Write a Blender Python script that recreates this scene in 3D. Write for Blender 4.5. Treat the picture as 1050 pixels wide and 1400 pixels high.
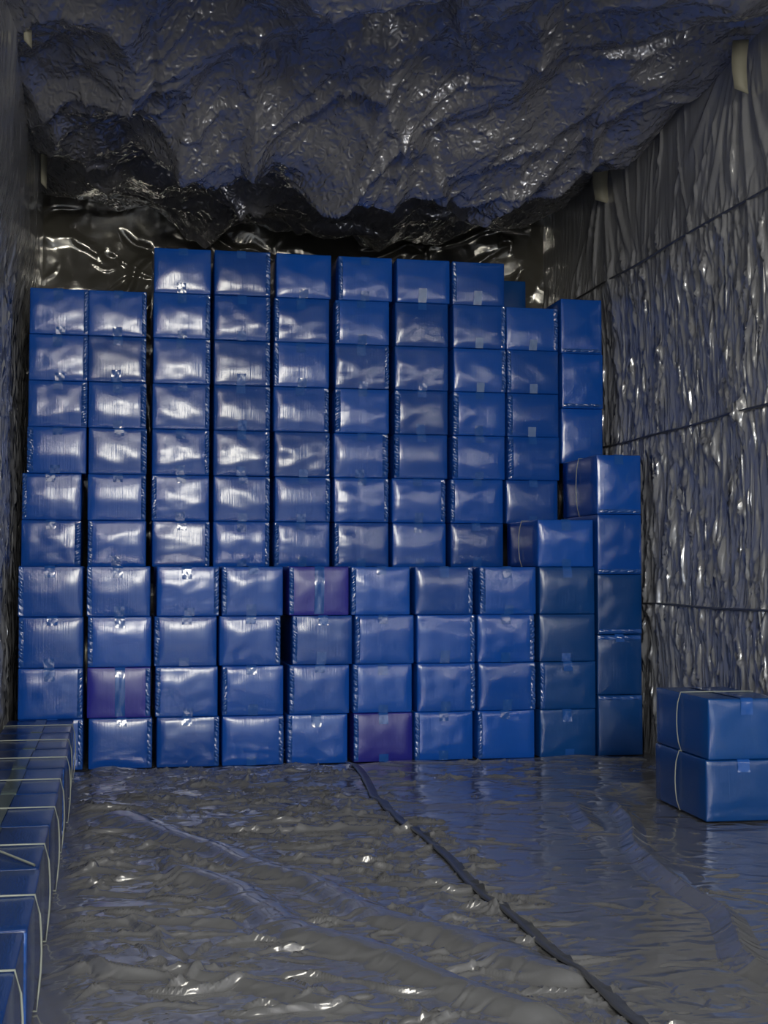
import bpy, math, random
import numpy as np
from mathutils import Vector, Matrix

sc = bpy.context.scene
for o in list(bpy.data.objects):
    bpy.data.objects.remove(o)
COL = sc.collection
random.seed(4)

# ------------------------------------------------------------------ camera
FPX = 1870.0
YAW = math.atan(375 / FPX)
PITCH = math.atan(90 / math.hypot(FPX, 375))
cam = bpy.data.cameras.new('camera')
cam.sensor_fit = 'VERTICAL'
cam.sensor_height = 36
cam.lens = 36 * FPX / 1400
cam.clip_start = 0.05
co = bpy.data.objects.new('camera', cam)
COL.objects.link(co)
co.location = (0, 0, 0.66)
co.rotation_euler = (math.pi / 2 + PITCH, 0, -YAW)
sc.camera = co

# ------------------------------------------------------------------ light
world = bpy.data.worlds.new('world')
sc.world = world
world.use_nodes = True
wb = world.node_tree.nodes['Background']
wb.inputs['Strength'].default_value = 3.4
wt = world.node_tree
wtc = wt.nodes.new('ShaderNodeTexCoord')
wse = wt.nodes.new('ShaderNodeSeparateXYZ')
wcr = wt.nodes.new('ShaderNodeValToRGB')          # overcast sky over grey ground
wmr = wt.nodes.new('ShaderNodeMapRange')
wmr.inputs['From Min'].default_value = -1
wt.links.new(wtc.outputs['Generated'], wse.inputs['Vector'])
wt.links.new(wse.outputs['Z'], wmr.inputs['Value'])
wt.links.new(wmr.outputs['Result'], wcr.inputs['Fac'])
wcr.color_ramp.elements[0].position = 0.47
wcr.color_ramp.elements[0].color = (0.22, 0.22, 0.22, 1)
wcr.color_ramp.elements[1].position = 0.53
wcr.color_ramp.elements[1].color = (0.74, 0.85, 1.0, 1)
wt.links.new(wcr.outputs['Color'], wb.inputs['Color'])


def area(name, loc, target, sx, sy, power, col):
    l = bpy.data.lights.new(name, 'AREA')
    l.shape = 'RECTANGLE'
    l.size = sx
    l.size_y = sy
    l.energy = power
    l.color = col
    o = bpy.data.objects.new(name, l)
    COL.objects.link(o)
    o.location = loc
    d = Vector(target) - Vector(loc)
    o.rotation_euler = d.to_track_quat('-Z', 'Y').to_euler()
    return o


# daylight through the open doors behind the camera, and a warm yard lamp
portal = area('door_portal', (0.83, -1.61, 1.18), (0.83, 4.8, 1.18), 2.3, 2.36, 1, (1, 1, 1))
portal.data.cycles.is_portal = True
# added fill light under the roof, out of view, for left floor glints
area('overhead_fill', (0.1, 1.6, 2.27), (0.2, 2.6, 0), 0.9, 1.3, 21, (1.0, 0.95, 0.80))
area('warm_lamp', (0.6, -2.4, 1.8), (0.6, 4.8, 0.9), 1.0, 0.85, 122, (1.0, 0.945, 0.79))

vs = sc.view_settings
vs.view_transform = 'Standard'
vs.look = 'None'
vs.gamma = 1
vs.use_curve_mapping = False
vs.exposure = 0.0
sc.cycles.max_bounces = 8
sc.cycles.use_denoising = True


# ------------------------------------------------------------------ noise helpers
def perlin(x, y, seed=0):
    xi = np.floor(x).astype(np.int64)
    yi = np.floor(y).astype(np.int64)
    xf = x - xi
    yf = y - yi

    def g(ix, iy, dx, dy):
        h = (ix * 374761393 + iy * 668265263 + seed * 1442695041) & 0x7fffffff
        h = ((h ^ (h >> 13)) * 1274126177) & 0x7fffffff
        h = h ^ (h >> 16)
        a = (h & 0xffff) / 65536.0 * 2 * np.pi
        return np.cos(a) * dx + np.sin(a) * dy
    u = xf * xf * xf * (xf * (xf * 6 - 15) + 10)
    v = yf * yf * yf * (yf * (yf * 6 - 15) + 10)
    a = g(xi, yi, xf, yf)
    b = g(xi + 1, yi, xf - 1, yf)
    c = g(xi, yi + 1, xf, yf - 1)
    d = g(xi + 1, yi + 1, xf - 1, yf - 1)
    return ((a * (1 - u) + b * u) * (1 - v) + (c * (1 - u) + d * u) * v) * 1.4


def tri(x):
    return 2 * np.abs(x - np.floor(x + 0.5))


def crumple(x, y, s, seed, n=6, warp=1.3):
    """crumpled foil: warped triangle waves, sharp creases between flat facets"""
    rs = np.random.RandomState(seed)
    h = np.zeros_like(x)
    for k in range(n):
        a = rs.uniform(0, np.pi)
        lam = s * rs.uniform(0.8, 1.9)
        ph = (x * np.cos(a) + y * np.sin(a)) / lam + rs.uniform(0, 9)
        ph = ph + warp * perlin(x / (1.7 * s), y / (1.7 * s), seed * 31 + k)
        m = np.clip(0.55 + 1.3 * perlin(x / (2.3 * s) + 40, y / (2.3 * s), seed * 17 + k), 0, 1.2)
        h = h + (tri(ph) - 0.5) * m
    return h / n ** 0.5


def creases(x, y, spec, seed, steep=False):
    """scattered film creases: curved tent folds, each with one steep flank.
    spec rows: (count, region x0 x1 y0 y1, mean angle, spread, length range, width range, height range)"""
    rs = np.random.RandomState(seed)
    h = np.zeros_like(x)
    for cnt, (x0, x1, y0, y1), am, asd, lr, wr, hr in spec:
        for _ in range(cnt):
            cx, cy = rs.uniform(x0, x1), rs.uniform(y0, y1)
            a = am + asd * rs.randn()
            L = rs.uniform(*lr)
            w = rs.uniform(*wr)
            amp = rs.uniform(*hr) * rs.choice([1, 1, -0.7])
            bend = rs.uniform(-0.9, 0.9) / L
            skew = rs.uniform(0.25, 0.9)
            flip = rs.choice([-1, 1])
            if steep:                                # the steep flank faces the open doors
                skew = rs.uniform(0.18, 0.45)
                flip = 1 if rs.rand() < 0.8 else -1
            R_ = L * 0.62 + 2 * w
            m = (np.abs(x - cx) < R_) & (np.abs(y - cy) < R_)
            if not m.any():
                continue
            dx, dy = x[m] - cx, y[m] - cy
            t = dx * np.cos(a) + dy * np.sin(a)
            d = (-dx * np.sin(a) + dy * np.cos(a) - bend * t * t + 0.25 * w * np.sin(t / L * 11 + cnt)) * flip
            q = np.where(d > 0, d / w, -d / (w * skew))
            e = np.clip(1 - (2 * t / L) ** 2, 0, 1)
            ww = 0.35 + 0.65 * e                     # the fold narrows towards its ends
            h[m] += amp * e * np.clip(1 - q / ww, 0, 1) ** 1.15
    return h


def tents(x, y, s, seed):
    """distance to the nearest of scattered pinned points: creased panels like draped film"""
    best = np.full(x.shape, 9.0)
    xi, yi = np.floor(x / s), np.floor(y / s)
    for i in (-1, 0, 1):
        for j in (-1, 0, 1):
            cx, cy = xi + i, yi + j
            r1 = np.sin(cx * 127.1 + cy * 311.7 + seed) * 43758.5453
            r2 = np.sin(cx * 269.5 + cy * 183.3 + seed) * 43758.5453
            px = (cx + 0.1 + 0.8 * (r1 - np.floor(r1))) * s
            py = (cy + 0.1 + 0.8 * (r2 - np.floor(r2))) * s
            best = np.minimum(best, np.hypot(x - px, y - py))
    return best / s


def sstep(a, b, x):
    t = np.clip((x - a) / (b - a), 0, 1)
    return t * t * (3 - 2 * t)


# ------------------------------------------------------------------ materials
def mat(name):
    m = bpy.data.materials.new(name)
    m.use_nodes = True
    nt = m.node_tree
    return m, nt, nt.nodes['Principled BSDF']


def node(nt, t, **kw):
    n = nt.nodes.new(t)
    for k, v in kw.items():
        n.inputs[k].default_value = v
    return n


def film_material(name, base, metal, rough, mscale, bump, var=0.3, taut=None):
    m, nt, p = mat(name)
    tc = nt.nodes.new('ShaderNodeTexCoord')
    mp = nt.nodes.new('ShaderNodeMapping')
    mp.inputs['Scale'].default_value = mscale
    nt.links.new(tc.outputs['Object'], mp.inputs['Vector'])
    n1 = nt.nodes.new('ShaderNodeTexNoise')       # fine sharp crinkles between the modelled folds
    n1.noise_type = 'RIDGED_MULTIFRACTAL'
    n1.normalize = True
    n1.inputs['Scale'].default_value = 1.0
    n1.inputs['Detail'].default_value = 2.5
    n1.inputs['Roughness'].default_value = 0.45
    n1.inputs['Distortion'].default_value = 0.6
    nt.links.new(mp.outputs['Vector'], n1.inputs['Vector'])
    b = node(nt, 'ShaderNodeBump', Strength=bump, Distance=0.03)
    nt.links.new(n1.outputs['Fac'], b.inputs['Height'])
    if taut:                                       # the sheet is pulled smooth towards its upper edge
        sp = nt.nodes.new('ShaderNodeSeparateXYZ')
        nt.links.new(tc.outputs['Object'], sp.inputs['Vector'])
        tr = nt.nodes.new('ShaderNodeMapRange')
        tr.inputs['From Min'].default_value, tr.inputs['From Max'].default_value = taut
        tr.inputs['To Min'].default_value = bump
        tr.inputs['To Max'].default_value = bump * 0.08
        nt.links.new(sp.outputs['Z'], tr.inputs['Value'])
        nt.links.new(tr.outputs['Result'], b.inputs['Strength'])
    nt.links.new(b.outputs['Normal'], p.inputs['Normal'])
    n2 = node(nt, 'ShaderNodeTexNoise', Scale=3.0, Detail=2.0)
    nt.links.new(tc.outputs['Object'], n2.inputs['Vector'])
    r = nt.nodes.new('ShaderNodeMapRange')
    r.inputs['To Min'].default_value = rough * (1 - var)
    r.inputs['To Max'].default_value = rough * (1 + var)
    nt.links.new(n2.outputs['Fac'], r.inputs['Value'])
    nt.links.new(r.outputs['Result'], p.inputs['Roughness'])
    p.inputs['Base Color'].default_value = (*base, 1)
    p.inputs['Metallic'].default_value = metal
    p.inputs['IOR'].default_value = 2.0
    return m


def carton_material(name, base, rough=0.17):
    m, nt, p = mat(name)
    tc = nt.nodes.new('ShaderNodeTexCoord')
    oi = nt.nodes.new('ShaderNodeObjectInfo')
    # slight tint difference from box to box
    hs = nt.nodes.new('ShaderNodeHueSaturation')
    hs.inputs['Color'].default_value = (*base, 1)
    mr = nt.nodes.new('ShaderNodeMapRange')
    mr.inputs['To Min'].default_value = 0.8
    mr.inputs['To Max'].default_value = 1.2
    nt.links.new(oi.outputs['Random'], mr.inputs['Value'])
    nt.links.new(mr.outputs['Result'], hs.inputs['Value'])
    nt.links.new(hs.outputs['Color'], p.inputs['Base Color'])
    # stretched film: fine vertical striations
    mp = nt.nodes.new('ShaderNodeMapping')
    mp.inputs['Scale'].default_value = (260, 60, 7)
    nt.links.new(tc.outputs['Object'], mp.inputs['Vector'])
    ad = nt.nodes.new('ShaderNodeVectorMath')
    ad.operation = 'ADD'
    nt.links.new(mp.outputs['Vector'], ad.inputs[0])
    ml = nt.nodes.new('ShaderNodeMath')
    ml.operation = 'MULTIPLY'
    ml.inputs[1].default_value = 300
    nt.links.new(oi.outputs['Random'], ml.inputs[0])
    nt.links.new(ml.outputs['Value'], ad.inputs[1])
    n1 = node(nt, 'ShaderNodeTexNoise', Scale=1.0, Detail=2.0)
    nt.links.new(ad.outputs['Vector'], n1.inputs['Vector'])
    b = node(nt, 'ShaderNodeBump', Strength=0.16, Distance=0.002)
    nt.links.new(n1.outputs['Fac'], b.inputs['Height'])
    nt.links.new(b.outputs['Normal'], p.inputs['Normal'])
    p.inputs['Roughness'].default_value = rough
    p.inputs['Specular IOR Level'].default_value = 0.43
    return m


def plain(name, base, rough, metal=0.0, bump=0.0):
    m, nt, p = mat(name)
    n = node(nt, 'ShaderNodeTexNoise', Scale=25.0, Detail=3.0)
    tc = nt.nodes.new('ShaderNodeTexCoord')
    nt.links.new(tc.outputs['Object'], n.inputs['Vector'])
    cr = nt.nodes.new('ShaderNodeValToRGB')
    cr.color_ramp.elements[0].color = (*[c * 0.8 for c in base], 1)
    cr.color_ramp.elements[1].color = (*[min(1, c * 1.15) for c in base], 1)
    nt.links.new(n.outputs['Fac'], cr.inputs['Fac'])
    nt.links.new(cr.outputs['Color'], p.inputs['Base Color'])
    p.inputs['Roughness'].default_value = rough
    p.inputs['Metallic'].default_value = metal
    if bump:
        b = node(nt, 'ShaderNodeBump', Strength=bump, Distance=0.002)
        nt.links.new(n.outputs['Fac'], b.inputs['Height'])
        nt.links.new(b.outputs['Normal'], p.inputs['Normal'])
    return m


M_FLOOR = film_material('floor film', (0.32, 0.322, 0.335), 0.6, 0.13, (13, 19, 13), 0.22)
M_FLOOR.node_tree.nodes['Principled BSDF'].inputs['IOR'].default_value = 1.9
M_WALL = film_material('wall film', (0.38, 0.385, 0.41), 0.3, 0.15, (34, 34, 5), 0.65, taut=(1.55, 2.0))
M_CEIL = film_material('ceiling film', (0.36, 0.36, 0.395), 0.58, 0.13, (48, 24, 48), 0.42)
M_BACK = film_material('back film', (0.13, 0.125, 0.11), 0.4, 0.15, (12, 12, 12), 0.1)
M_SEAM = plain('seam film', (0.14, 0.145, 0.16), 0.35, 0.6)
M_STEEL = plain('painted steel', (0.10, 0.11, 0.12), 0.6)
M_BLUE = carton_material('blue film', (0.006, 0.068, 0.36))
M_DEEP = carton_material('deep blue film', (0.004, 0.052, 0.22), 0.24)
M_NAVY = carton_material('navy film', (0.008, 0.035, 0.15), 0.22)
M_VIOLET = carton_material('violet film', (0.020, 0.022, 0.24), 0.28)
M_CRIMP = plain('crimped film', (0.02, 0.09, 0.36), 0.13)
M_CRIMP.node_tree.nodes['Principled BSDF'].inputs['Coat Weight'].default_value = 1.0
M_CRIMP.node_tree.nodes['Principled BSDF'].inputs['Coat Roughness'].default_value = 0.12
M_TAPE = plain('tape', (0.016, 0.09, 0.37), 0.1)
M_TAPEDULL = plain('pale tape', (0.12, 0.20, 0.42), 0.35)
M_TAPETOP = plain('grey tape', (0.085, 0.115, 0.115), 0.2)
M_STRAP = plain('strap', (0.30, 0.32, 0.28), 0.4)
M_STRIP = plain('beige strip', (0.25, 0.24, 0.19), 0.6, bump=0.3)


# ------------------------------------------------------------------ mesh helpers
def mesh(name, v, f, m, smooth=True):
    v = np.asarray(v, dtype=np.float32)
    f = np.asarray(f, dtype=np.int32)
    me = bpy.data.meshes.new(name)
    n = f.shape[1]
    me.vertices.add(len(v))
    me.vertices.foreach_set('co', v.ravel())
    me.loops.add(f.size)
    me.loops.foreach_set('vertex_index', f.ravel())
    me.polygons.add(len(f))
    me.polygons.foreach_set('loop_start', np.arange(0, f.size, n, dtype=np.int32))
    me.polygons.foreach_set('loop_total', np.full(len(f), n, dtype=np.int32))
    me.update(calc_edges=True)
    me.validate()
    me.polygons.foreach_set('use_smooth', np.full(len(me.polygons), smooth, dtype=bool))
    me.materials.append(m)
    return me


def link(name, me, parent=None):
    o = bpy.data.objects.new(name, me)
    COL.objects.link(o)
    if parent:
        o.parent = parent
    return o


def tag(o, label, cat, group=None):
    o['label'] = label
    o['category'] = cat
    if group:
        o['group'] = group
    return o


def gridfaces(nu, nv, flip=False):
    i, j = np.meshgrid(np.arange(nu - 1), np.arange(nv - 1), indexing='ij')
    a = (i * nv + j).ravel()
    f = np.stack([a, a + nv, a + nv + 1, a + 1], 1)
    return f[:, ::-1] if flip else f


def tube(pts, r, seg=6, closed=False):
    pts = [np.array(p, float) for p in pts]
    n = len(pts)
    V = []
    for i in range(n):
        a = pts[i - 1] if (i or closed) else pts[i]
        b = pts[(i + 1) % n] if (i < n - 1 or closed) else pts[i]
        t = b - a
        t /= np.linalg.norm(t) + 1e-9
        ref = np.array([0, 0, 1.]) if abs(t[2]) < 0.8 else np.array([0, 1., 0])
        s = np.cross(t, ref)
        s /= np.linalg.norm(s)
        q = np.cross(s, t)
        for k in range(seg):
            an = 2 * math.pi * k / seg
            V.append(pts[i] + r * (math.cos(an) * s + math.sin(an) * q))
    Fc = []
    for i in range(n if closed else n - 1):
        i2 = (i + 1) % n
        for k in range(seg):
            k2 = (k + 1) % seg
            Fc.append((i * seg + k, i2 * seg + k, i2 * seg + k2, i * seg + k2))
    return V, Fc


def box_mesh(name, lo, hi, m):
    x0, y0, z0 = lo
    x1, y1, z1 = hi
    v = [(x0, y0, z0), (x1, y0, z0), (x1, y1, z0), (x0, y1, z0), (x0, y0, z1), (x1, y0, z1), (x1, y1, z1), (x0, y1, z1)]
    f = [(0, 3, 2, 1), (4, 5, 6, 7), (0, 1, 5, 4), (1, 2, 6, 5), (2, 3, 7, 6), (3, 0, 4, 7)]
    return mesh(name, v, f, m, False)


# ------------------------------------------------------------------ structure: the container shell
XL, XR, YD, YB, ZC = -0.352, 1.995, -1.6, 6.16, 2.37


def struct(name, lo, hi):
    o = link(name, box_mesh(name, lo, hi, M_STEEL))
    o['kind'] = 'structure'
    return o


struct('floor', (XL - 0.08, YD, -0.10), (XR + 0.08, YB + 0.12, -0.035))
struct('ceiling', (XL - 0.08, YD, ZC + 0.05), (XR + 0.08, YB + 0.12, ZC + 0.10))
struct('wall_left', (XL - 0.09, YD, -0.035), (XL - 0.04, YB + 0.12, ZC + 0.05))
struct('wall_right', (XR + 0.04, YD, -0.035), (XR + 0.09, YB + 0.12, ZC + 0.05))
struct('wall_back', (XL - 0.04, YB + 0.05, -0.035), (XR + 0.04, YB + 0.11, ZC + 0.05))


# ------------------------------------------------------------------ film: floor sheet
def ridge(x, y, pts, w, a, skew=0.0):
    """a fold running along a polyline on the floor"""
    best = np.full(x.shape, 9.0)
    for (x0, y0), (x1, y1) in zip(pts[:-1], pts[1:]):
        dx, dy = x1 - x0, y1 - y0
        L = dx * dx + dy * dy
        t = np.clip(((x - x0) * dx + (y - y0) * dy) / L, 0, 1)
        d = np.hypot(x - x0 - t * dx, y - y0 - t * dy)
        best = np.minimum(best, d)
    if a is None:
        return best
    q = best / w
    return a * np.clip(1 - q, 0, 1) ** 1.3


FOLDS = [([(0.03, 3.72), (0.24, 3.28), (0.43, 2.80), (0.58, 2.45), (0.74, 2.15)], 0.045, 0.017),
         ([(0.16, 3.0), (0.34, 2.55), (0.50, 2.18), (0.60, 1.95)], 0.04, 0.013),
         ([(1.40, 3.62), (1.30, 3.3), (1.21, 2.93), (1.165, 2.65), (1.10, 2.33), (1.06, 2.0)], 0.04, 0.022),
         ([(1.28, 3.7), (1.18, 3.35)], 0.05, 0.015),
         ([(0.55, 3.95), (0.95, 3.75), (1.25, 3.72)], 0.05, 0.010),
         ([(0.02, 4.45), (0.25, 4.30), (0.62, 4.25)], 0.05, 0.010),
         ([(-0.05, 3.55), (0.12, 3.25), (0.13, 2.95)], 0.04, 0.013),
         ([(-0.05, 2.35), (0.15, 2.28), (0.35, 2.05)], 0.03, 0.012),
         ([(0.0, 2.62), (0.25, 2.55)], 0.03, 0.012)]


FLOOR_CREASES = [
    (90, (-0.1, 0.72, 1.8, 4.75), -0.25, 0.5, (0.12, 0.42), (0.014, 0.032), (0.007, 0.016)),
    (520, (-0.1, 0.82, 1.8, 4.75), -0.2, 0.75, (0.05, 0.22), (0.007, 0.017), (0.005, 0.014)),
    (700, (-0.1, 0.85, 1.8, 4.75), -0.1, 0.9, (0.025, 0.09), (0.0045, 0.009), (0.003, 0.008)),
    (36, (0.7, 1.95, 1.8, 4.75), -0.6, 0.5, (0.15, 0.5), (0.012, 0.028), (0.003, 0.009)),
    (320, (0.7, 1.95, 1.8, 4.75), -0.4, 0.9, (0.03, 0.14), (0.006, 0.012), (0.002, 0.006)),
    (120, (0.0, 1.9, 4.2, 4.78), 0.2, 0.8, (0.05, 0.22), (0.010, 0.020), (0.005, 0.012))]


def floor_h(x, y):
    wx = x + 0.05 * perlin(x * 3, y * 3, 5)
    wy = y + 0.05 * perlin(x * 3, y * 3, 6)
    left = 1 - sstep(0.35, 1.0, x + 0.15 * (y - 3.5) * 0.3)
    h = 0.0045 * crumple(wx * 0.75, wy * 1.15, 0.22, 11, 5, 0.8) * (0.45 + 0.75 * left)
    h = h + 0.0022 * crumple(wx * 0.7, wy * 1.2, 0.07, 12, 5, 0.8) * (0.25 + 0.8 * left)
    h = h + 0.0008 * crumple(x * 0.8, y * 1.1, 0.03, 13) * (0.3 + 0.8 * left)
    h = h + 0.007 * perlin(x * 2.2, y * 2.2, 14)
    h = h + creases(wx, wy, FLOOR_CREASES, 77, True)
    # two long folds lie smooth and flat on their upper side
    for p, w, a in FOLDS[:2]:
        dd = ridge(wx, wy, p, w, None)
        m = np.exp(-(dd / 0.055) ** 4)
        h = h * (1 - 0.93 * m) + 0.022 * m * np.clip(1 - (dd / 0.062) ** 2, 0, 1)
    for p, w, a in FOLDS[2:]:
        h = h + ridge(wx, wy, p, w, a)
    h = np.maximum(h + 0.014, 0.0)
    # flattened by the cartons standing on it, bunched up just before them
    k = 1 - sstep(4.62, 4.80, y)
    k = k * sstep(-0.12, -0.03, x)
    r = np.maximum(np.abs(x - 1.80) - 0.28, 0) + np.maximum(np.abs(y - 3.64) - 0.27, 0)
    k = k * sstep(0.0, 0.12, r)
    h = h * (0.03 + 0.97 * k)
    h = h + 0.02 * np.exp(-((y - 4.735) / 0.025) ** 2) * np.clip(0.4 + perlin(x * 5, y * 2, 15), 0, 1) * sstep(-0.1, 0, x) * (1 - sstep(1.6, 1.9, x))
    return h


def sheet(name, us, vs_, fn, m, flip=False, parent=None):
    U, V = np.meshgrid(us, vs_, indexing='ij')
    P = fn(U.ravel(), V.ravel())
    return link(name, mesh(name, P, gridfaces(len(us), len(vs_), flip), m), parent)


xs = np.arange(XL - 0.01, XR + 0.011, 0.0045)
ys = np.concatenate([np.arange(YD + 0.05, 1.7, 0.08), np.arange(1.7, 4.86, 0.0038), np.arange(4.9, YB + 0.01, 0.1)])
fs = sheet('plastic_sheet', xs, ys, lambda x, y: np.stack([x, y, floor_h(x, y)], 1), M_FLOOR)
tag(fs, 'crinkled silver grey plastic sheet covering the floor before the blue cartons', 'plastic sheet', 'plastic sheets lining the container')

# long overlap seam on the floor
n = 260
yy = np.linspace(1.3, 4.74, n)
xx = 0.752 + 0.02 * (yy - 3) / 2 + 0.010 * perlin(yy * 3.1, yy * 0 + 0.5, 21) + 0.05 * sstep(3.9, 4.7, yy)
hh = floor_h(xx, yy)
hr = floor_h(xx + 0.022, yy)
ker = np.hanning(13) / np.hanning(13).sum()
hh = np.convolve(np.pad(hh, 6, 'edge'), ker, 'valid') + 0.004
prof = [(-0.004, 0.0, 0), (-0.0035, 0.004, 0), (-0.001, 0.006, 0), (0.003, 0.005, 0), (0.024, 0.002, 1), (0.026, -0.002, 1)]
V = np.stack([np.stack([xx + a, yy, np.where(r, hr, hh) + b], 1) for a, b, r in prof], 0).reshape(-1, 3)
link('seam', mesh('seam', V, gridfaces(len(prof), n), M_SEAM), fs)


# ------------------------------------------------------------------ film: right wall
RWALL_CREASES = [
    (520, (3.7, 5.4, 0.15, 1.2), 1.571, 0.15, (0.06, 0.28), (0.005, 0.016), (0.006, 0.018)),
    (420, (3.7, 6.1, 1.15, 1.9), 1.571, 0.15, (0.08, 0.34), (0.005, 0.018), (0.005, 0.016)),
    (50, (3.7, 6.1, 1.75, 2.3), 1.571, 0.2, (0.15, 0.5), (0.008, 0.025), (0.004, 0.010))]
LWALL_CREASES = [
    (300, (3.4, 5.4, 0.15, 1.75), 1.571, 0.16, (0.08, 0.34), (0.005, 0.018), (0.005, 0.015))]


def rwall_h(y, z):
    low = 1 - sstep(1.55, 2.05, z)
    wz = z + 0.10 * perlin(y * 4, z * 2, 31)
    h = 0.010 * crumple(y / 0.9, wz / 6.0, 0.055, 32, 6, 1.0) * (0.2 + 0.8 * low)
    h = h + 0.003 * crumple(y, z / 4.0, 0.028, 33, 5) * (0.2 + 0.8 * low)
    h = h + creases(y, z, RWALL_CREASES, 80)
    # folds fanning down from the taped corners
    for (ty, tz, s, angs) in ((4.05, 2.42, 34, (-0.35, -0.12, 0.10, 0.22, 0.42, 0.60, 0.85)), (5.3, 2.42, 35, (-0.5, -0.2, 0.15, 0.4))):
        dy, dz = y - ty, tz - z
        th = np.arctan2(dy, dz + 0.05) + 0.05 * perlin(dz * 3, dy * 3, s)
        rr = np.hypot(dy, dz)
        for k, a in enumerate(angs):
            w = 0.05 + 0.03 * math.sin(k * 2.3)
            L = 0.75 + 0.25 * math.sin(k * 1.7)
            h = h + (0.013 + 0.005 * math.sin(k)) * np.clip(1 - np.abs(th - a) / w, 0, 1) * sstep(0.02, 0.35, rr) * (1 - sstep(L * 0.5, L, rr))
    h = h + 0.025 * (0.5 + perlin(y * 1.3, z * 1.3, 36))
    # each sheet laps over the one above
    for zs in SEAM_Z:
        h = h + 0.006 * sstep(zs + 0.004, zs - 0.004, z) * (1 - sstep(zs - 0.02, zs - 0.25, z))
    return np.maximum(h + 0.004, 0)


SEAM_Z = (0.557, 1.19, 1.855)
ys = np.concatenate([np.arange(YD + 0.05, 3.6, 0.08), np.arange(3.6, YB, 0.005), [YB]])
zs = np.arange(-0.01, ZC + 0.011, 0.012)
rw = sheet('plastic_sheet', ys, zs, lambda y, z: np.stack([XR + 0.012 - rwall_h(y, z), y, z], 1), M_WALL, True)
tag(rw, 'grey plastic sheet with dense upright wrinkles hung over the right wall', 'plastic sheet', 'plastic sheets lining the container')
for i, zz in enumerate(SEAM_Z):
    n = 420
    yy = np.linspace(3.0, 6.1, n)
    zc = zz + 0.006 * perlin(yy * 2, yy * 0 + 3.3, 40 + i)
    hx = XR + 0.012 - rwall_h(yy, zc)
    ker = np.hanning(61) / np.hanning(61).sum()
    hx = np.convolve(np.pad(hx, 30, 'edge'), ker, 'valid') - 0.010
    w = (0.004, 0.0035, 0.003)[i]
    prof = [(0.002, w), (-0.005, w * 0.7), (-0.006, -w * 0.4), (0.002, -w)]
    V = np.stack([np.stack([hx + a, yy, zc + b], 1) for a, b in prof], 0).reshape(-1, 3)
    link('seam', mesh('seam', V, gridfaces(len(prof), n), M_SEAM), rw)


# ------------------------------------------------------------------ film: left wall
def lwall_x(y, z):
    lo = 1 - sstep(1.5, 1.95, z)
    wz = z + 0.08 * perlin(y * 4, z * 2, 51)
    h = 0.014 * crumple(y / 1.2, wz / 5.0, 0.06, 52, 6) * (0.2 + 0.8 * lo)
    h = h + 0.008 * crumple(y, z / 4.0, 0.028, 53, 5) * (0.2 + 0.8 * lo)
    h = h + creases(y, z, LWALL_CREASES, 81)
    h = h + 0.012 * (0.3 + perlin(y * 1.5, z * 1.2, 54))
    up = sstep(1.62, 2.0, z) * sstep(3.4, 4.4, y)
    h = h + 0.055 * up
    # held in by tape at two places
    for ty in (4.25, 5.49):
        h = h + 0.02 * np.exp(-((y - ty) / 0.10) ** 2) * sstep(2.0, 2.3, z)
    return XL - 0.012 + np.maximum(h + 0.003, 0)


ys = np.concatenate([np.arange(YD + 0.05, 3.3, 0.08), np.arange(3.3, YB, 0.008), [YB]])
lw = sheet('plastic_sheet', ys, zs, lambda y, z: np.stack([lwall_x(y, z), y, z], 1), M_WALL)
tag(lw, 'narrow strip of wrinkled grey plastic sheet hung over the left wall', 'plastic sheet', 'plastic sheets lining the container')


# ------------------------------------------------------------------ film: ceiling
CEIL_CREASES = [
    (26, (-0.3, 1.95, 3.7, 5.2), -1.15, 0.35, (0.5, 1.1), (0.03, 0.09), (0.03, 0.075)),
    (120, (-0.3, 1.95, 3.7, 5.3), -1.15, 0.5, (0.12, 0.5), (0.010, 0.030), (0.010, 0.026)),
    (900, (-0.3, 1.95, 3.7, 5.3), -1.05, 0.8, (0.04, 0.18), (0.008, 0.016), (0.005, 0.013)),
    (40, (-0.3, 1.95, 5.2, 6.1), 0.2, 0.6, (0.2, 0.6), (0.02, 0.06), (0.012, 0.04))]


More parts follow.
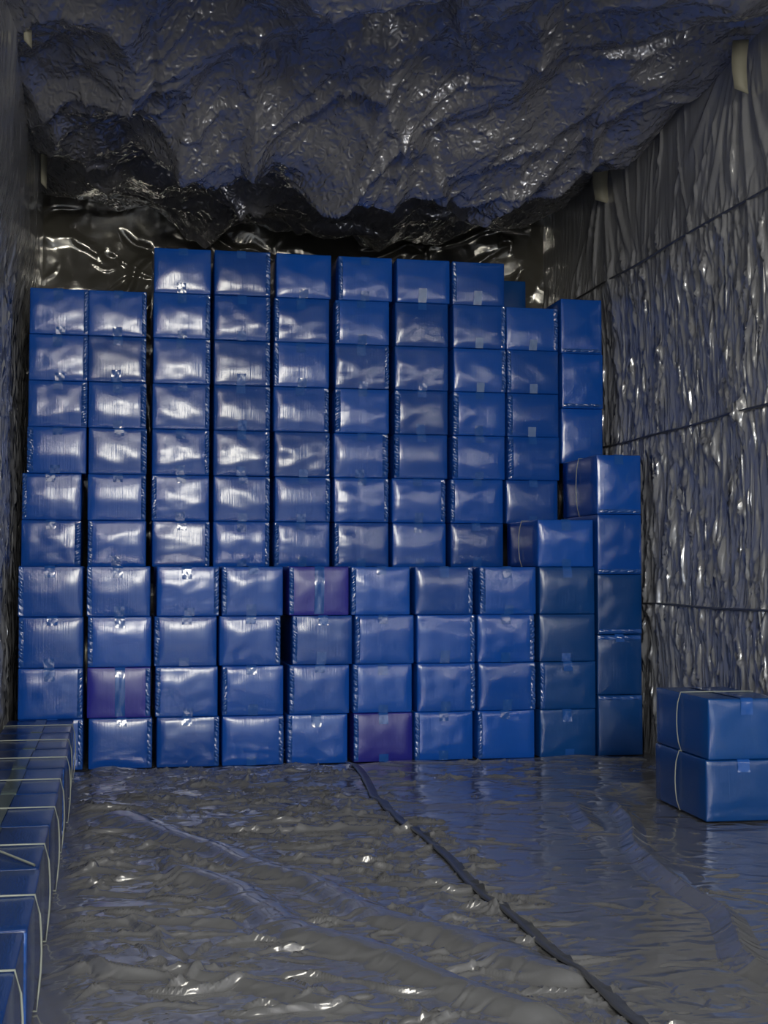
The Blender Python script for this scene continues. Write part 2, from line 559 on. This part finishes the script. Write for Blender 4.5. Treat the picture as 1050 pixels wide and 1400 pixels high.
def ceil_z(x, y):
    t = np.clip((x - XL) / (XR - XL), 0, 1)
    across = np.sin(np.pi * np.clip(t, 0.0, 1.0)) ** 0.45
    wob = 0.10 * perlin(x * 2.6, y * 0.9, 61) + 0.06 * perlin(x * 5.5, y * 1.4, 62)
    a1 = (0.27 + wob) * across
    yc = 4.86 + 0.22 * perlin(x * 2.2 + 7, y * 0 + 0.3, 63)
    s1 = np.where(y < yc, np.clip((y - 3.95) / (yc - 3.95), 0, 1) ** 1.15, 1 - sstep(0, 0.75, y - yc))
    a2 = (0.21 + 0.8 * wob) * across
    s2 = np.sin(np.pi * np.clip((y - 5.35) / 0.8, 0, 1)) ** 0.8
    s0 = 0.10 * across * np.sin(np.pi * np.clip((y + 3) / 7.1, 0, 1) * 5) ** 2 * (y < 4.0)
    d = a1 * s1 + a2 * s2 + s0
    k = 0.25 + 0.75 * across
    al = x * 0.4 - y * 0.9
    ac = x * 0.9 + y * 0.4
    wac = ac + 0.03 * perlin(x * 3, y * 3, 68)
    d = d + k * 0.19 * (tents(wac, al / 2.0, 0.30, 3.7) - 0.4)
    d = d + k * 0.05 * (tents(wac, al / 1.6, 0.13, 8.1) - 0.4)
    d = d + k * 0.030 * crumple(ac, al / 2.4, 0.24, 64, 5, 0.45)
    d = d + k * 0.005 * crumple(ac, al / 4.0, 0.030, 69, 5, 0.6)
    d = d + k * creases(x, y, CEIL_CREASES, 78)
    d = d + k * 0.008 * crumple(ac, al / 1.6, 0.10, 65, 5, 0.5)
    d = d + k * 0.005 * crumple(x, y, 0.045, 66, 5, 0.7)
    d = d + k * 0.0015 * crumple(x, y, 0.022, 67, 5)
    return ZC + 0.02 - np.maximum(d + 0.03, 0)


xs = np.arange(XL - 0.01, XR + 0.011, 0.008)
ys = np.concatenate([np.arange(YD + 0.05, 3.5, 0.06), np.arange(3.5, YB, 0.0075), [YB]])
cs = sheet('plastic_sheet', xs, ys, lambda x, y: np.stack([x, y, ceil_z(x, y)], 1), M_CEIL, True)
tag(cs, 'dark crumpled plastic sheet sagging from the ceiling in big folds', 'plastic sheet', 'plastic sheets lining the container')


# ------------------------------------------------------------------ film: back wall
BACK_CREASES = [(60, (-0.3, 1.95, 1.6, 2.3), 0.3, 0.7, (0.1, 0.5), (0.012, 0.05), (0.008, 0.035)),
                (70, (-0.3, 1.95, 1.6, 2.3), 0.3, 1.0, (0.05, 0.15), (0.008, 0.02), (0.005, 0.015))]


def back_y(x, z):
    h = 0.06 * crumple(x, z, 0.5, 71, 5) + 0.005 * crumple(x, z, 0.12, 72, 5) + creases(x, z, BACK_CREASES, 79)
    return YB + 0.01 - np.maximum(h + 0.06, 0)


xs = np.arange(XL - 0.01, XR + 0.011, 0.009)
zz = np.concatenate([np.arange(-0.01, 1.5, 0.06), np.arange(1.5, ZC + 0.011, 0.009)])
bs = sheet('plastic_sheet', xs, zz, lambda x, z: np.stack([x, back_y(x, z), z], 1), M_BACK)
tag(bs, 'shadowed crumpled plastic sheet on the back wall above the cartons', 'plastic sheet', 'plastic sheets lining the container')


# ------------------------------------------------------------------ tape strips at the ceiling edges
def strip(loc, w, hgt, rot, label, bend, grp='tape strips along the ceiling edges'):
    nz, nx = 12, 3
    V = []
    for s in (0, 1):
        for i in range(nz):
            t = i / (nz - 1)
            for j in range(nx):
                u = j / (nx - 1) - 0.5
                taper = 1 - 0.15 * t
                V.append((u * w * taper + bend * 0.4 * math.sin(t * 3), -0.002 + s * 0.004 + bend * math.sin(t * 2.6) + 0.006 * u * u, -t * hgt - (0.02 * u * t)))
    g = gridfaces(nz, nx)
    f = [tuple(q) for q in g] + [tuple(q[::-1] + nz * nx) for q in g]
    bd = [(i, 0) for i in range(nz)] + [(nz - 1, 1)] + [(i, nx - 1) for i in range(nz - 1, -1, -1)] + [(0, 1)]
    bi = [i * nx + j for i, j in bd]
    for a, b in zip(bi, bi[1:] + bi[:1]):
        f.append((b, a, a + nz * nx, b + nz * nx))
    o = link('tape_strip', mesh('tape_strip', V, f, M_STRIP))
    o.location = loc
    o.rotation_euler = (0, 0, rot)
    tag(o, label, 'tape', grp)


strip((1.96, 3.98, 2.37), 0.05, 0.17, -0.4, 'pale tape strip hanging at top right near the photo edge', -0.02)
strip((1.965, 5.25, 2.36), 0.065, 0.17, -0.4, 'pale tape strip hanging above the right end of the cartons', -0.02)
strip((-0.262, 4.24, 2.41), 0.03, 0.13, 0.5, 'pale tape strip at the very top of the left wall', -0.02)
strip((-0.268, 5.46, 2.37), 0.028, 0.18, 0.5, 'pale tape strip on left wall edge above the cartons', -0.01)

# ------------------------------------------------------------------ cartons
BW, BD, BH, UH = 0.214, 0.394, 0.173, 0.2215


def lat(half, r, n):
    e = r / half
    inner = np.linspace(-1 + e, 1 - e, n)
    return np.concatenate([[-1, -1 + e * 0.45], inner, [1 - e * 0.45, 1]])


class Shape:
    """one film-wrapped carton body; front faces -Y, origin at the base centre"""

    def __init__(s, w, d, h, seed):
        s.w, s.d, s.h, s.seed = w, d, h, seed
        rs = np.random.RandomState(seed)
        s.b = rs.uniform(0.0055, 0.0095)
        s.pu = rs.uniform(5, 12)
        s.tilt = rs.uniform(-0.0015, 0.0015)
        s.asym = rs.uniform(-0.25, 0.25)
        s.wr = rs.uniform(0.0008, 0.0028)
        s.cr = rs.uniform(0.0, 0.0018)

    def front(s, x, z):
        """outward offset of the puffed front film at local x, z"""
        u = 2 * x / s.w
        v = 2 * (z - s.h / 2) / s.h
        long_x = s.w >= s.h
        a, c = (u, v) if long_x else (v, u)
        c2 = c - s.asym * (1 - c * c) * 0.6
        edge = np.clip(1 - np.abs(u) ** 10, 0, 1) * np.clip(1 - np.abs(v) ** 10, 0, 1)
        B = np.clip(1 - c2 * c2, 0, 1) * np.clip(1 - 0.12 * a * a - 0.88 * np.abs(a) ** s.pu, 0, 1)
        w_ = s.wr * perlin(x * 16 + s.seed, z * 22, s.seed) + s.cr * crumple(x + 0.1 * s.seed, z, 0.07, s.seed + 5, 4)
        return s.b * B + edge * (w_ + s.tilt * u)

    def body(s, m):
        r = 0.0045
        hx, hy, hz = s.w / 2, s.d / 2, s.h / 2
        X, Y, Z = lat(hx, r, 15), lat(hy, r, 7), lat(hz, r, 13)
        idx, V, F_ = {}, [], []

        def vid(p):
            k = tuple(int(round(c * 1e6)) for c in p)
            if k not in idx:
                idx[k] = len(V)
                V.append(p)
            return idx[k]
        for ax, A, B in ((0, Y, Z), (1, X, Z), (2, X, Y)):
            for sg in (-1, 1):
                for i in range(len(A) - 1):
                    for j in range(len(B) - 1):
                        q = []
                        for (ii, jj) in ((i, j), (i + 1, j), (i + 1, j + 1), (i, j + 1)):
                            p = [0, 0, 0]
                            p[ax] = sg
                            o_ = [k for k in range(3) if k != ax]
                            p[o_[0]], p[o_[1]] = A[ii], B[jj]
                            q.append(vid(tuple(p)))
                        fl = (sg < 0) != (ax == 1)
                        F_.append(q[::-1] if fl else q)
        V = np.array(V)
        H = np.array([hx, hy, hz])
        Q = V * H
        C = np.clip(Q, -(H - r), H - r)
        D = Q - C
        L = np.linalg.norm(D, axis=1, keepdims=True)
        P = C + np.where(L > 1e-9, D / np.maximum(L, 1e-9) * r, 0)
        P[:, 2] += hz
        fr = V[:, 1] <= -0.9999
        off = s.front(P[:, 0], P[:, 2])
        P[:, 1] -= np.where(fr, off, 0)
        # side faces puff a little less
        sd = np.abs(V[:, 0]) >= 0.9999
        pf = 0.002 * np.clip(1 - V[:, 2] ** 2, 0, 1) * np.clip(1 - V[:, 1] ** 6, 0, 1)
        P[:, 0] += np.where(sd, np.sign(V[:, 0]) * pf, 0)
        tp = V[:, 2] >= 0.9999
        tp_off = 0.0012 * perlin(P[:, 0] * 14, P[:, 1] * 9, s.seed + 3) * np.clip(1 - V[:, 0] ** 8, 0, 1) * np.clip(1 - V[:, 1] ** 8, 0, 1)
        P[:, 2] += np.where(tp, -np.abs(tp_off) - 0.0008 * np.clip(1 - V[:, 0] ** 4, 0, 1), 0)
        return mesh('carton', P, F_, m)

    def fpt(s, x, z, out):
        return (x, -s.d / 2 - float(s.front(np.array([x]), np.array([z]))[0]) - out, z)

    def tape(s, m, top, full=False, w=0.034, ln=0.036):
        """lengthwise tape with its end folded down over the front"""
        rs = np.random.RandomState(s.seed + (7 if top else 8))
        ln *= rs.uniform(0.7, 1.35)
        pts = []
        rows = []
        cx = rs.uniform(-0.006, 0.006)
        sk = rs.uniform(-0.05, 0.05)
        nx = 5
        hz = s.h
        steps = [0.02, 0.25, 0.5, 0.75, 1.0] if not full else [0.02, 0.1, 0.2, 0.3, 0.4, 0.5, 0.6, 0.7, 0.8, 0.9, 1]
        L = hz * 0.97 if full else ln
        for t in steps[::-1]:
            row = []
            for j in range(nx):
                u = j / (nx - 1) - 0.5
                z = hz - L * t if top else L * t
                wob = 0.0022 * math.sin(j * 2.1 + t * 7 + s.seed)
                row.append(s.fpt(cx + u * w + sk * L * t, z, 0.0016 + max(0, wob)))
            rows.append(row)
        if top:
            for k in range(7):
                y = -s.d / 2 + 0.004 + (s.d - 0.012) * k / 6
                rows.append([(cx + (j / (nx - 1) - 0.5) * w, y, hz + 0.0012 + 0.0006 * (k % 2)) for j in range(nx)])
        V = [p for r_ in rows for p in r_]
        g = gridfaces(len(rows), nx, True)
        return mesh('tape', V, g, m)

    def crimp(s, side, size, m):
        """gathered film: a chain of small puffs along one edge of the front"""
        rs = np.random.RandomState(s.seed + 90 + side)
        hor = s.w < s.h                      # on an upright box the chain lies along the bottom edge
        L = s.w if hor else s.h
        cnt = rs.uniform(6, 8) * L / s.h if not hor else 5.0
        nt, nu = 64, 7
        wd = 0.0085 * size
        sl = rs.uniform(0.25, 0.6) * rs.choice([-1, 1])
        ph = rs.uniform(0, 1)
        V = []
        for i in range(nt):
            t = i / (nt - 1)
            tt = 0.03 + 0.94 * t
            am = (0.55 + 0.45 * math.sin(t * 9 + s.seed)) * min(1, 8 * t, 8 * (1 - t))
            for j in range(nu):
                u = 2 * j / (nu - 1) - 1
                rib = abs(math.sin(math.pi * (cnt * t + sl * u + ph)))
                o_ = 0.0016 + 0.0085 * size * (1 - u * u) ** 0.7 * (0.25 + am) * rib ** 0.8
                if hor:
                    x0, z0 = tt * L - L / 2, (0.012 if side < 0 else s.h - 0.012) + u * wd
                else:
                    x0, z0 = side * (s.w / 2 - 0.007) + u * wd, tt * L
                    x0 = max(-s.w / 2 + 0.001, min(s.w / 2 - 0.001, x0))
                V.append(s.fpt(x0, z0, o_ - 0.0012))
        F_ = gridfaces(nt, nu, not hor)
        return mesh('film_crimp', V, F_, m)

    def strap(s, m, yoff=0.0, bow=0.006):
        hx, h = s.w / 2 + 0.0035, s.h
        P = []
        for t in np.linspace(-1, 1, 7):
            P.append((t * hx * 0.97, yoff, h + 0.002))
        for t in np.linspace(0, 1, 7)[1:]:
            P.append((hx + 0.001 + bow * math.sin(math.pi * t), yoff + 0.008 * math.sin(t * 3), h * (1 - t) + 0.001))
        for t in np.linspace(1, -1, 5)[1:]:
            P.append((t * hx * 0.97, yoff, 0.0012))
        for t in np.linspace(0, 1, 7)[1:-1]:
            P.append((-hx - 0.001 - bow * math.sin(math.pi * t), yoff + 0.006 * math.sin(t * 3), h * t))
        V, F_ = tube(P, 0.0017, 6, True)
        return mesh('strap', V, F_, m)


FLAT = [Shape(BW, BD, BH, 100 + i) for i in range(10)]
LOW = [Shape(BW, BD, 0.164, 300 + i) for i in range(2)]
TALL = [Shape(BH, BD, UH, 200 + i) for i in range(4)]
_mesh = {}


def cached(key, fn):
    if key not in _mesh:
        _mesh[key] = fn()
    return _mesh[key]


PROTO = {}


def proto(kind, v, colour, side, size, tapes, strap):
    """first carton of a kind with its parts; later ones are copies"""
    S = {'flat': FLAT, 'tall': TALL, 'low': LOW}[kind][v]
    m = {'blue': M_BLUE, 'deep': M_DEEP, 'violet': M_VIOLET, 'navy': M_NAVY}[colour]
    root = link('carton', cached((kind, v, colour), lambda: S.body(m)))
    if 't' in tapes:
        link('tape', cached((kind, v, 't'), lambda: S.tape(M_TAPE, True)), root) if colour != 'navy' else link('tape', cached((kind, v, 'tn'), lambda: S.tape(M_TAPETOP, True)), root)
    if 'f' in tapes:
        link('tape', cached((kind, v, 'f'), lambda: S.tape(M_TAPE, True, True)), root)
    if 'b' in tapes:
        link('tape', cached((kind, v, 'b'), lambda: S.tape(M_TAPE, False)), root)
    if 's' in tapes:
        link('tape', cached((kind, v, 's'), lambda: S.tape(M_TAPEDULL, False, False, 0.032, 0.045)), root)
    if side:
        link('film_crimp', cached((kind, v, 'c', side, size), lambda: S.crimp(side, size, M_CRIMP)), root)
    if strap:
        link('strap', cached((kind, v, 'strap'), lambda: S.strap(M_STRAP)), root)
    return root


def carton(kind, v, colour, side, size, tapes, strap, loc, rz, label, group):
    key = (kind, v, colour, side, size, tapes, strap)
    if key not in PROTO:
        r = PROTO[key] = proto(*key)
    else:
        src = PROTO[key]
        r = src.copy()
        COL.objects.link(r)
        for ch in src.children:
            c = ch.copy()
            COL.objects.link(c)
            c.parent = r
    r.location = loc
    r.rotation_euler = (0, 0, rz)
    tag(r, label, 'carton', group)
    return r


YF, YBK = 4.79, 5.198
Z0 = 0.004
ORD = ['first', 'second', 'third', 'fourth', 'fifth', 'sixth', 'seventh', 'eighth', 'ninth', 'tenth']
ROWN = {1: 'bottom row', 2: 'second row up', 3: 'third row up', 4: 'fourth row up', 5: 'fifth row up', 6: 'sixth row up',
        7: 'fifth row down', 8: 'fourth row down', 9: 'third row down', 10: 'second row down', 11: 'top row'}
rnd = random.Random(9)

# left edges of the carton fronts, row by row (metres from the camera axis); side of the gathered film: L, R or -
FRONT = {4: ([-0.306, -0.078, 0.157, 0.381, 0.614, 0.838, 1.068, 1.306, 1.533], 'LLRLLLRL-'),
         3: ([-0.304, -0.075, 0.150, 0.374, 0.627, 0.850, 1.077, 1.300, 1.533], 'LLLRLLRR-'),
         2: ([-0.302, -0.074, 0.155, 0.382, 0.616, 0.845, 1.078, 1.302, 1.534], 'RRLLLLRRL'),
         1: ([-0.300, -0.070, 0.160, 0.383, 0.612, 0.845, 1.069, 1.300, 1.533], 'RRRRLLLL-')}
BACKR = {5: ([-0.322, -0.083, 0.152, 0.380, 0.612, 0.842, 1.072, 1.305], 'RLRRLL--'),
         6: ([-0.322, -0.086, 0.150, 0.380, 0.612, 0.842, 1.070, 1.303, 1.530], 'LRLRRRRL-'),
         7: ([-0.306, -0.086, 0.150, 0.380, 0.612, 0.842, 1.078, 1.314, 1.536], 'LRRRRRLLL'),
         8: ([-0.306, -0.088, 0.150, 0.378, 0.608, 0.844, 1.080, 1.314, 1.537], 'RRRRRLLLL'),
         9: ([-0.304, -0.090, 0.150, 0.378, 0.608, 0.844, 1.082, 1.316, 1.537], 'RRRRLR-RL'),
         10: ([-0.302, -0.090, 0.150, 0.378, 0.608, 0.846, 1.082, 1.315, 1.536], 'RRRRLL-RR'),
         11: ([0.152, 0.378, 0.616, 0.858, 1.090, 1.314], '-R-L-L')}
VIOLET = {(4, 4): 'f', (2, 1): 'f', (1, 5): 'tb'}
STICKER = {(10, 7), (9, 7), (10, 8), (9, 8), (8, 8), (11, 5), (11, 4)}


def row(r, xs_, sides, yf):
    for c, x in enumerate(xs_):
        side = {'L': -1, 'R': 1, '-': 0}[sides[c]]
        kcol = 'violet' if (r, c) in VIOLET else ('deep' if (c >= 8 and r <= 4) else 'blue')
        v = rnd.randrange(len(FLAT))
        tapes = VIOLET.get((r, c)) or ('s' if (r, c) in STICKER else rnd.choice(['tb', 't', 't', 'b', 'tb']))
        size = 1.8 if (r in (7, 8) and c in (0, 1, 5, 6, 7, 8)) or (r, c) in ((4, 7), (5, 0)) else 1.25
        exposed = (r, c) == (5, 8)
        nm = {'violet': 'violet-tinted wrapped carton', 'deep': 'dull blue wrapped carton', 'blue': 'glossy blue wrapped carton'}[kcol]
        if (r, c) in STICKER:
            nm = 'blue carton with pale square tape tab'
        lab = '%s, %s from left, %s of the wall' % (nm, ORD[c], ROWN[r])
        if r == 1:
            lab = '%s, %s fully visible one from left, bottom row of the wall' % (nm, ORD[c - 1])
            if c == 0:
                lab = 'blue wrapped carton in the bottom left corner, hidden behind the cartons along the wall'
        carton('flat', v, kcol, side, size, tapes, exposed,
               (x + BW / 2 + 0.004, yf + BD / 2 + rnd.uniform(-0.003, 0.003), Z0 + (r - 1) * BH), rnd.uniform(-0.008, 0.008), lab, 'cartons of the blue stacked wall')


for r in (1, 2, 3, 4):
    row(r, FRONT[r][0], FRONT[r][1], YF)
# one more carton standing forward on the ninth column
carton('flat', 2, 'blue', 0, 1.0, 'tb', True, (1.533 + BW / 2, YF + BD / 2, Z0 + 4 * BH), 0.0,
       'blue carton with strapped dark side, standing forward, ninth in the fifth row', 'cartons of the blue stacked wall')
for r in range(5, 12):
    row(r, BACKR[r][0], BACKR[r][1], YBK)

POS5 = ['topmost', 'second from top', 'middle', 'second from bottom', 'bottom']
for k in range(5):
    zb = Z0 + (4 - k) * UH
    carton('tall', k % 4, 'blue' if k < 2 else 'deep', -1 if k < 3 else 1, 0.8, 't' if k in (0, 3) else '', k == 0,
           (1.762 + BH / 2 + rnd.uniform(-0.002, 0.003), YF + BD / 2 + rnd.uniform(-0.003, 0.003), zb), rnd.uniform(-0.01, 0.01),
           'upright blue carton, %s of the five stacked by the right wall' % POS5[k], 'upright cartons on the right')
POS3 = ['topmost', 'middle', 'lowest']
for k in range(3):
    carton('tall', (k + 1) % 4, 'blue', -1 if k < 2 else 0, 0.8, '', False,
           (1.768 + BH / 2, YBK + BD / 2 + rnd.uniform(-0.003, 0.003), Z0 + (7 - k) * UH), rnd.uniform(-0.01, 0.01),
           'narrow upright blue carton, %s of three at the upper right end' % POS3[k], 'upright cartons on the right')
carton('flat', 3, 'deep', 0, 1.0, 's', False, (1.50 + BW / 2, 5.50 + BD / 2, Z0 + 10 * BH), 0.0,
       'dark blue carton pushed back in shadow right of the top row', 'cartons of the blue stacked wall')

# ------------------------------------------------------------------ row of cartons along the left wall
for k in range(9):
    y0 = 1.152 + 0.4045 * k
    lab = 'blue strapped carton lying along the left wall, ' + (
        ['nearest to the camera', 'second from the camera', 'third from the camera', 'fourth from the camera', 'fifth from the camera',
         'fourth before the stacked wall', 'third before the stacked wall', 'second before the stacked wall', 'last before the stacked wall'][k])
    o = carton('flat', k % 10, 'navy', 1, 1.0, 't', True, (-0.217 + rnd.uniform(-0.004, 0.004), y0 + BD / 2, Z0), rnd.uniform(-0.008, 0.008), lab,
               'strapped cartons along the left wall')
    if k == 3:
        V, F_ = tube([(-0.09, 0.13, BH + 0.003), (-0.03, 0.03, BH + 0.006), (0.04, -0.08, BH + 0.005), (0.10, -0.19, BH + 0.003)], 0.0022)
        st = link('strap', mesh('loose_strap', V, F_, M_STRAP), o)
        st['label'] = 'loose strap lying slantwise over the carton'

# ------------------------------------------------------------------ two cartons by the right wall
RZ = math.radians(-3)
nx_, ny_ = 1.57, 3.45
for k in range(2):
    cx, cy = nx_ + (0.006 if k else 0), ny_
    px = cx + BW / 2 * math.cos(RZ) - BD / 2 * math.sin(RZ)
    py = cy + BW / 2 * math.sin(RZ) + BD / 2 * math.cos(RZ)
    carton('low', k, 'deep', 0, 1.0, 't', True, (px, py, Z0 + k * 0.164), RZ + (0.01 if k else 0),
           ('upper' if k else 'lower') + ' of two strapped dark blue cartons on the floor at right', 'two loose cartons at right')
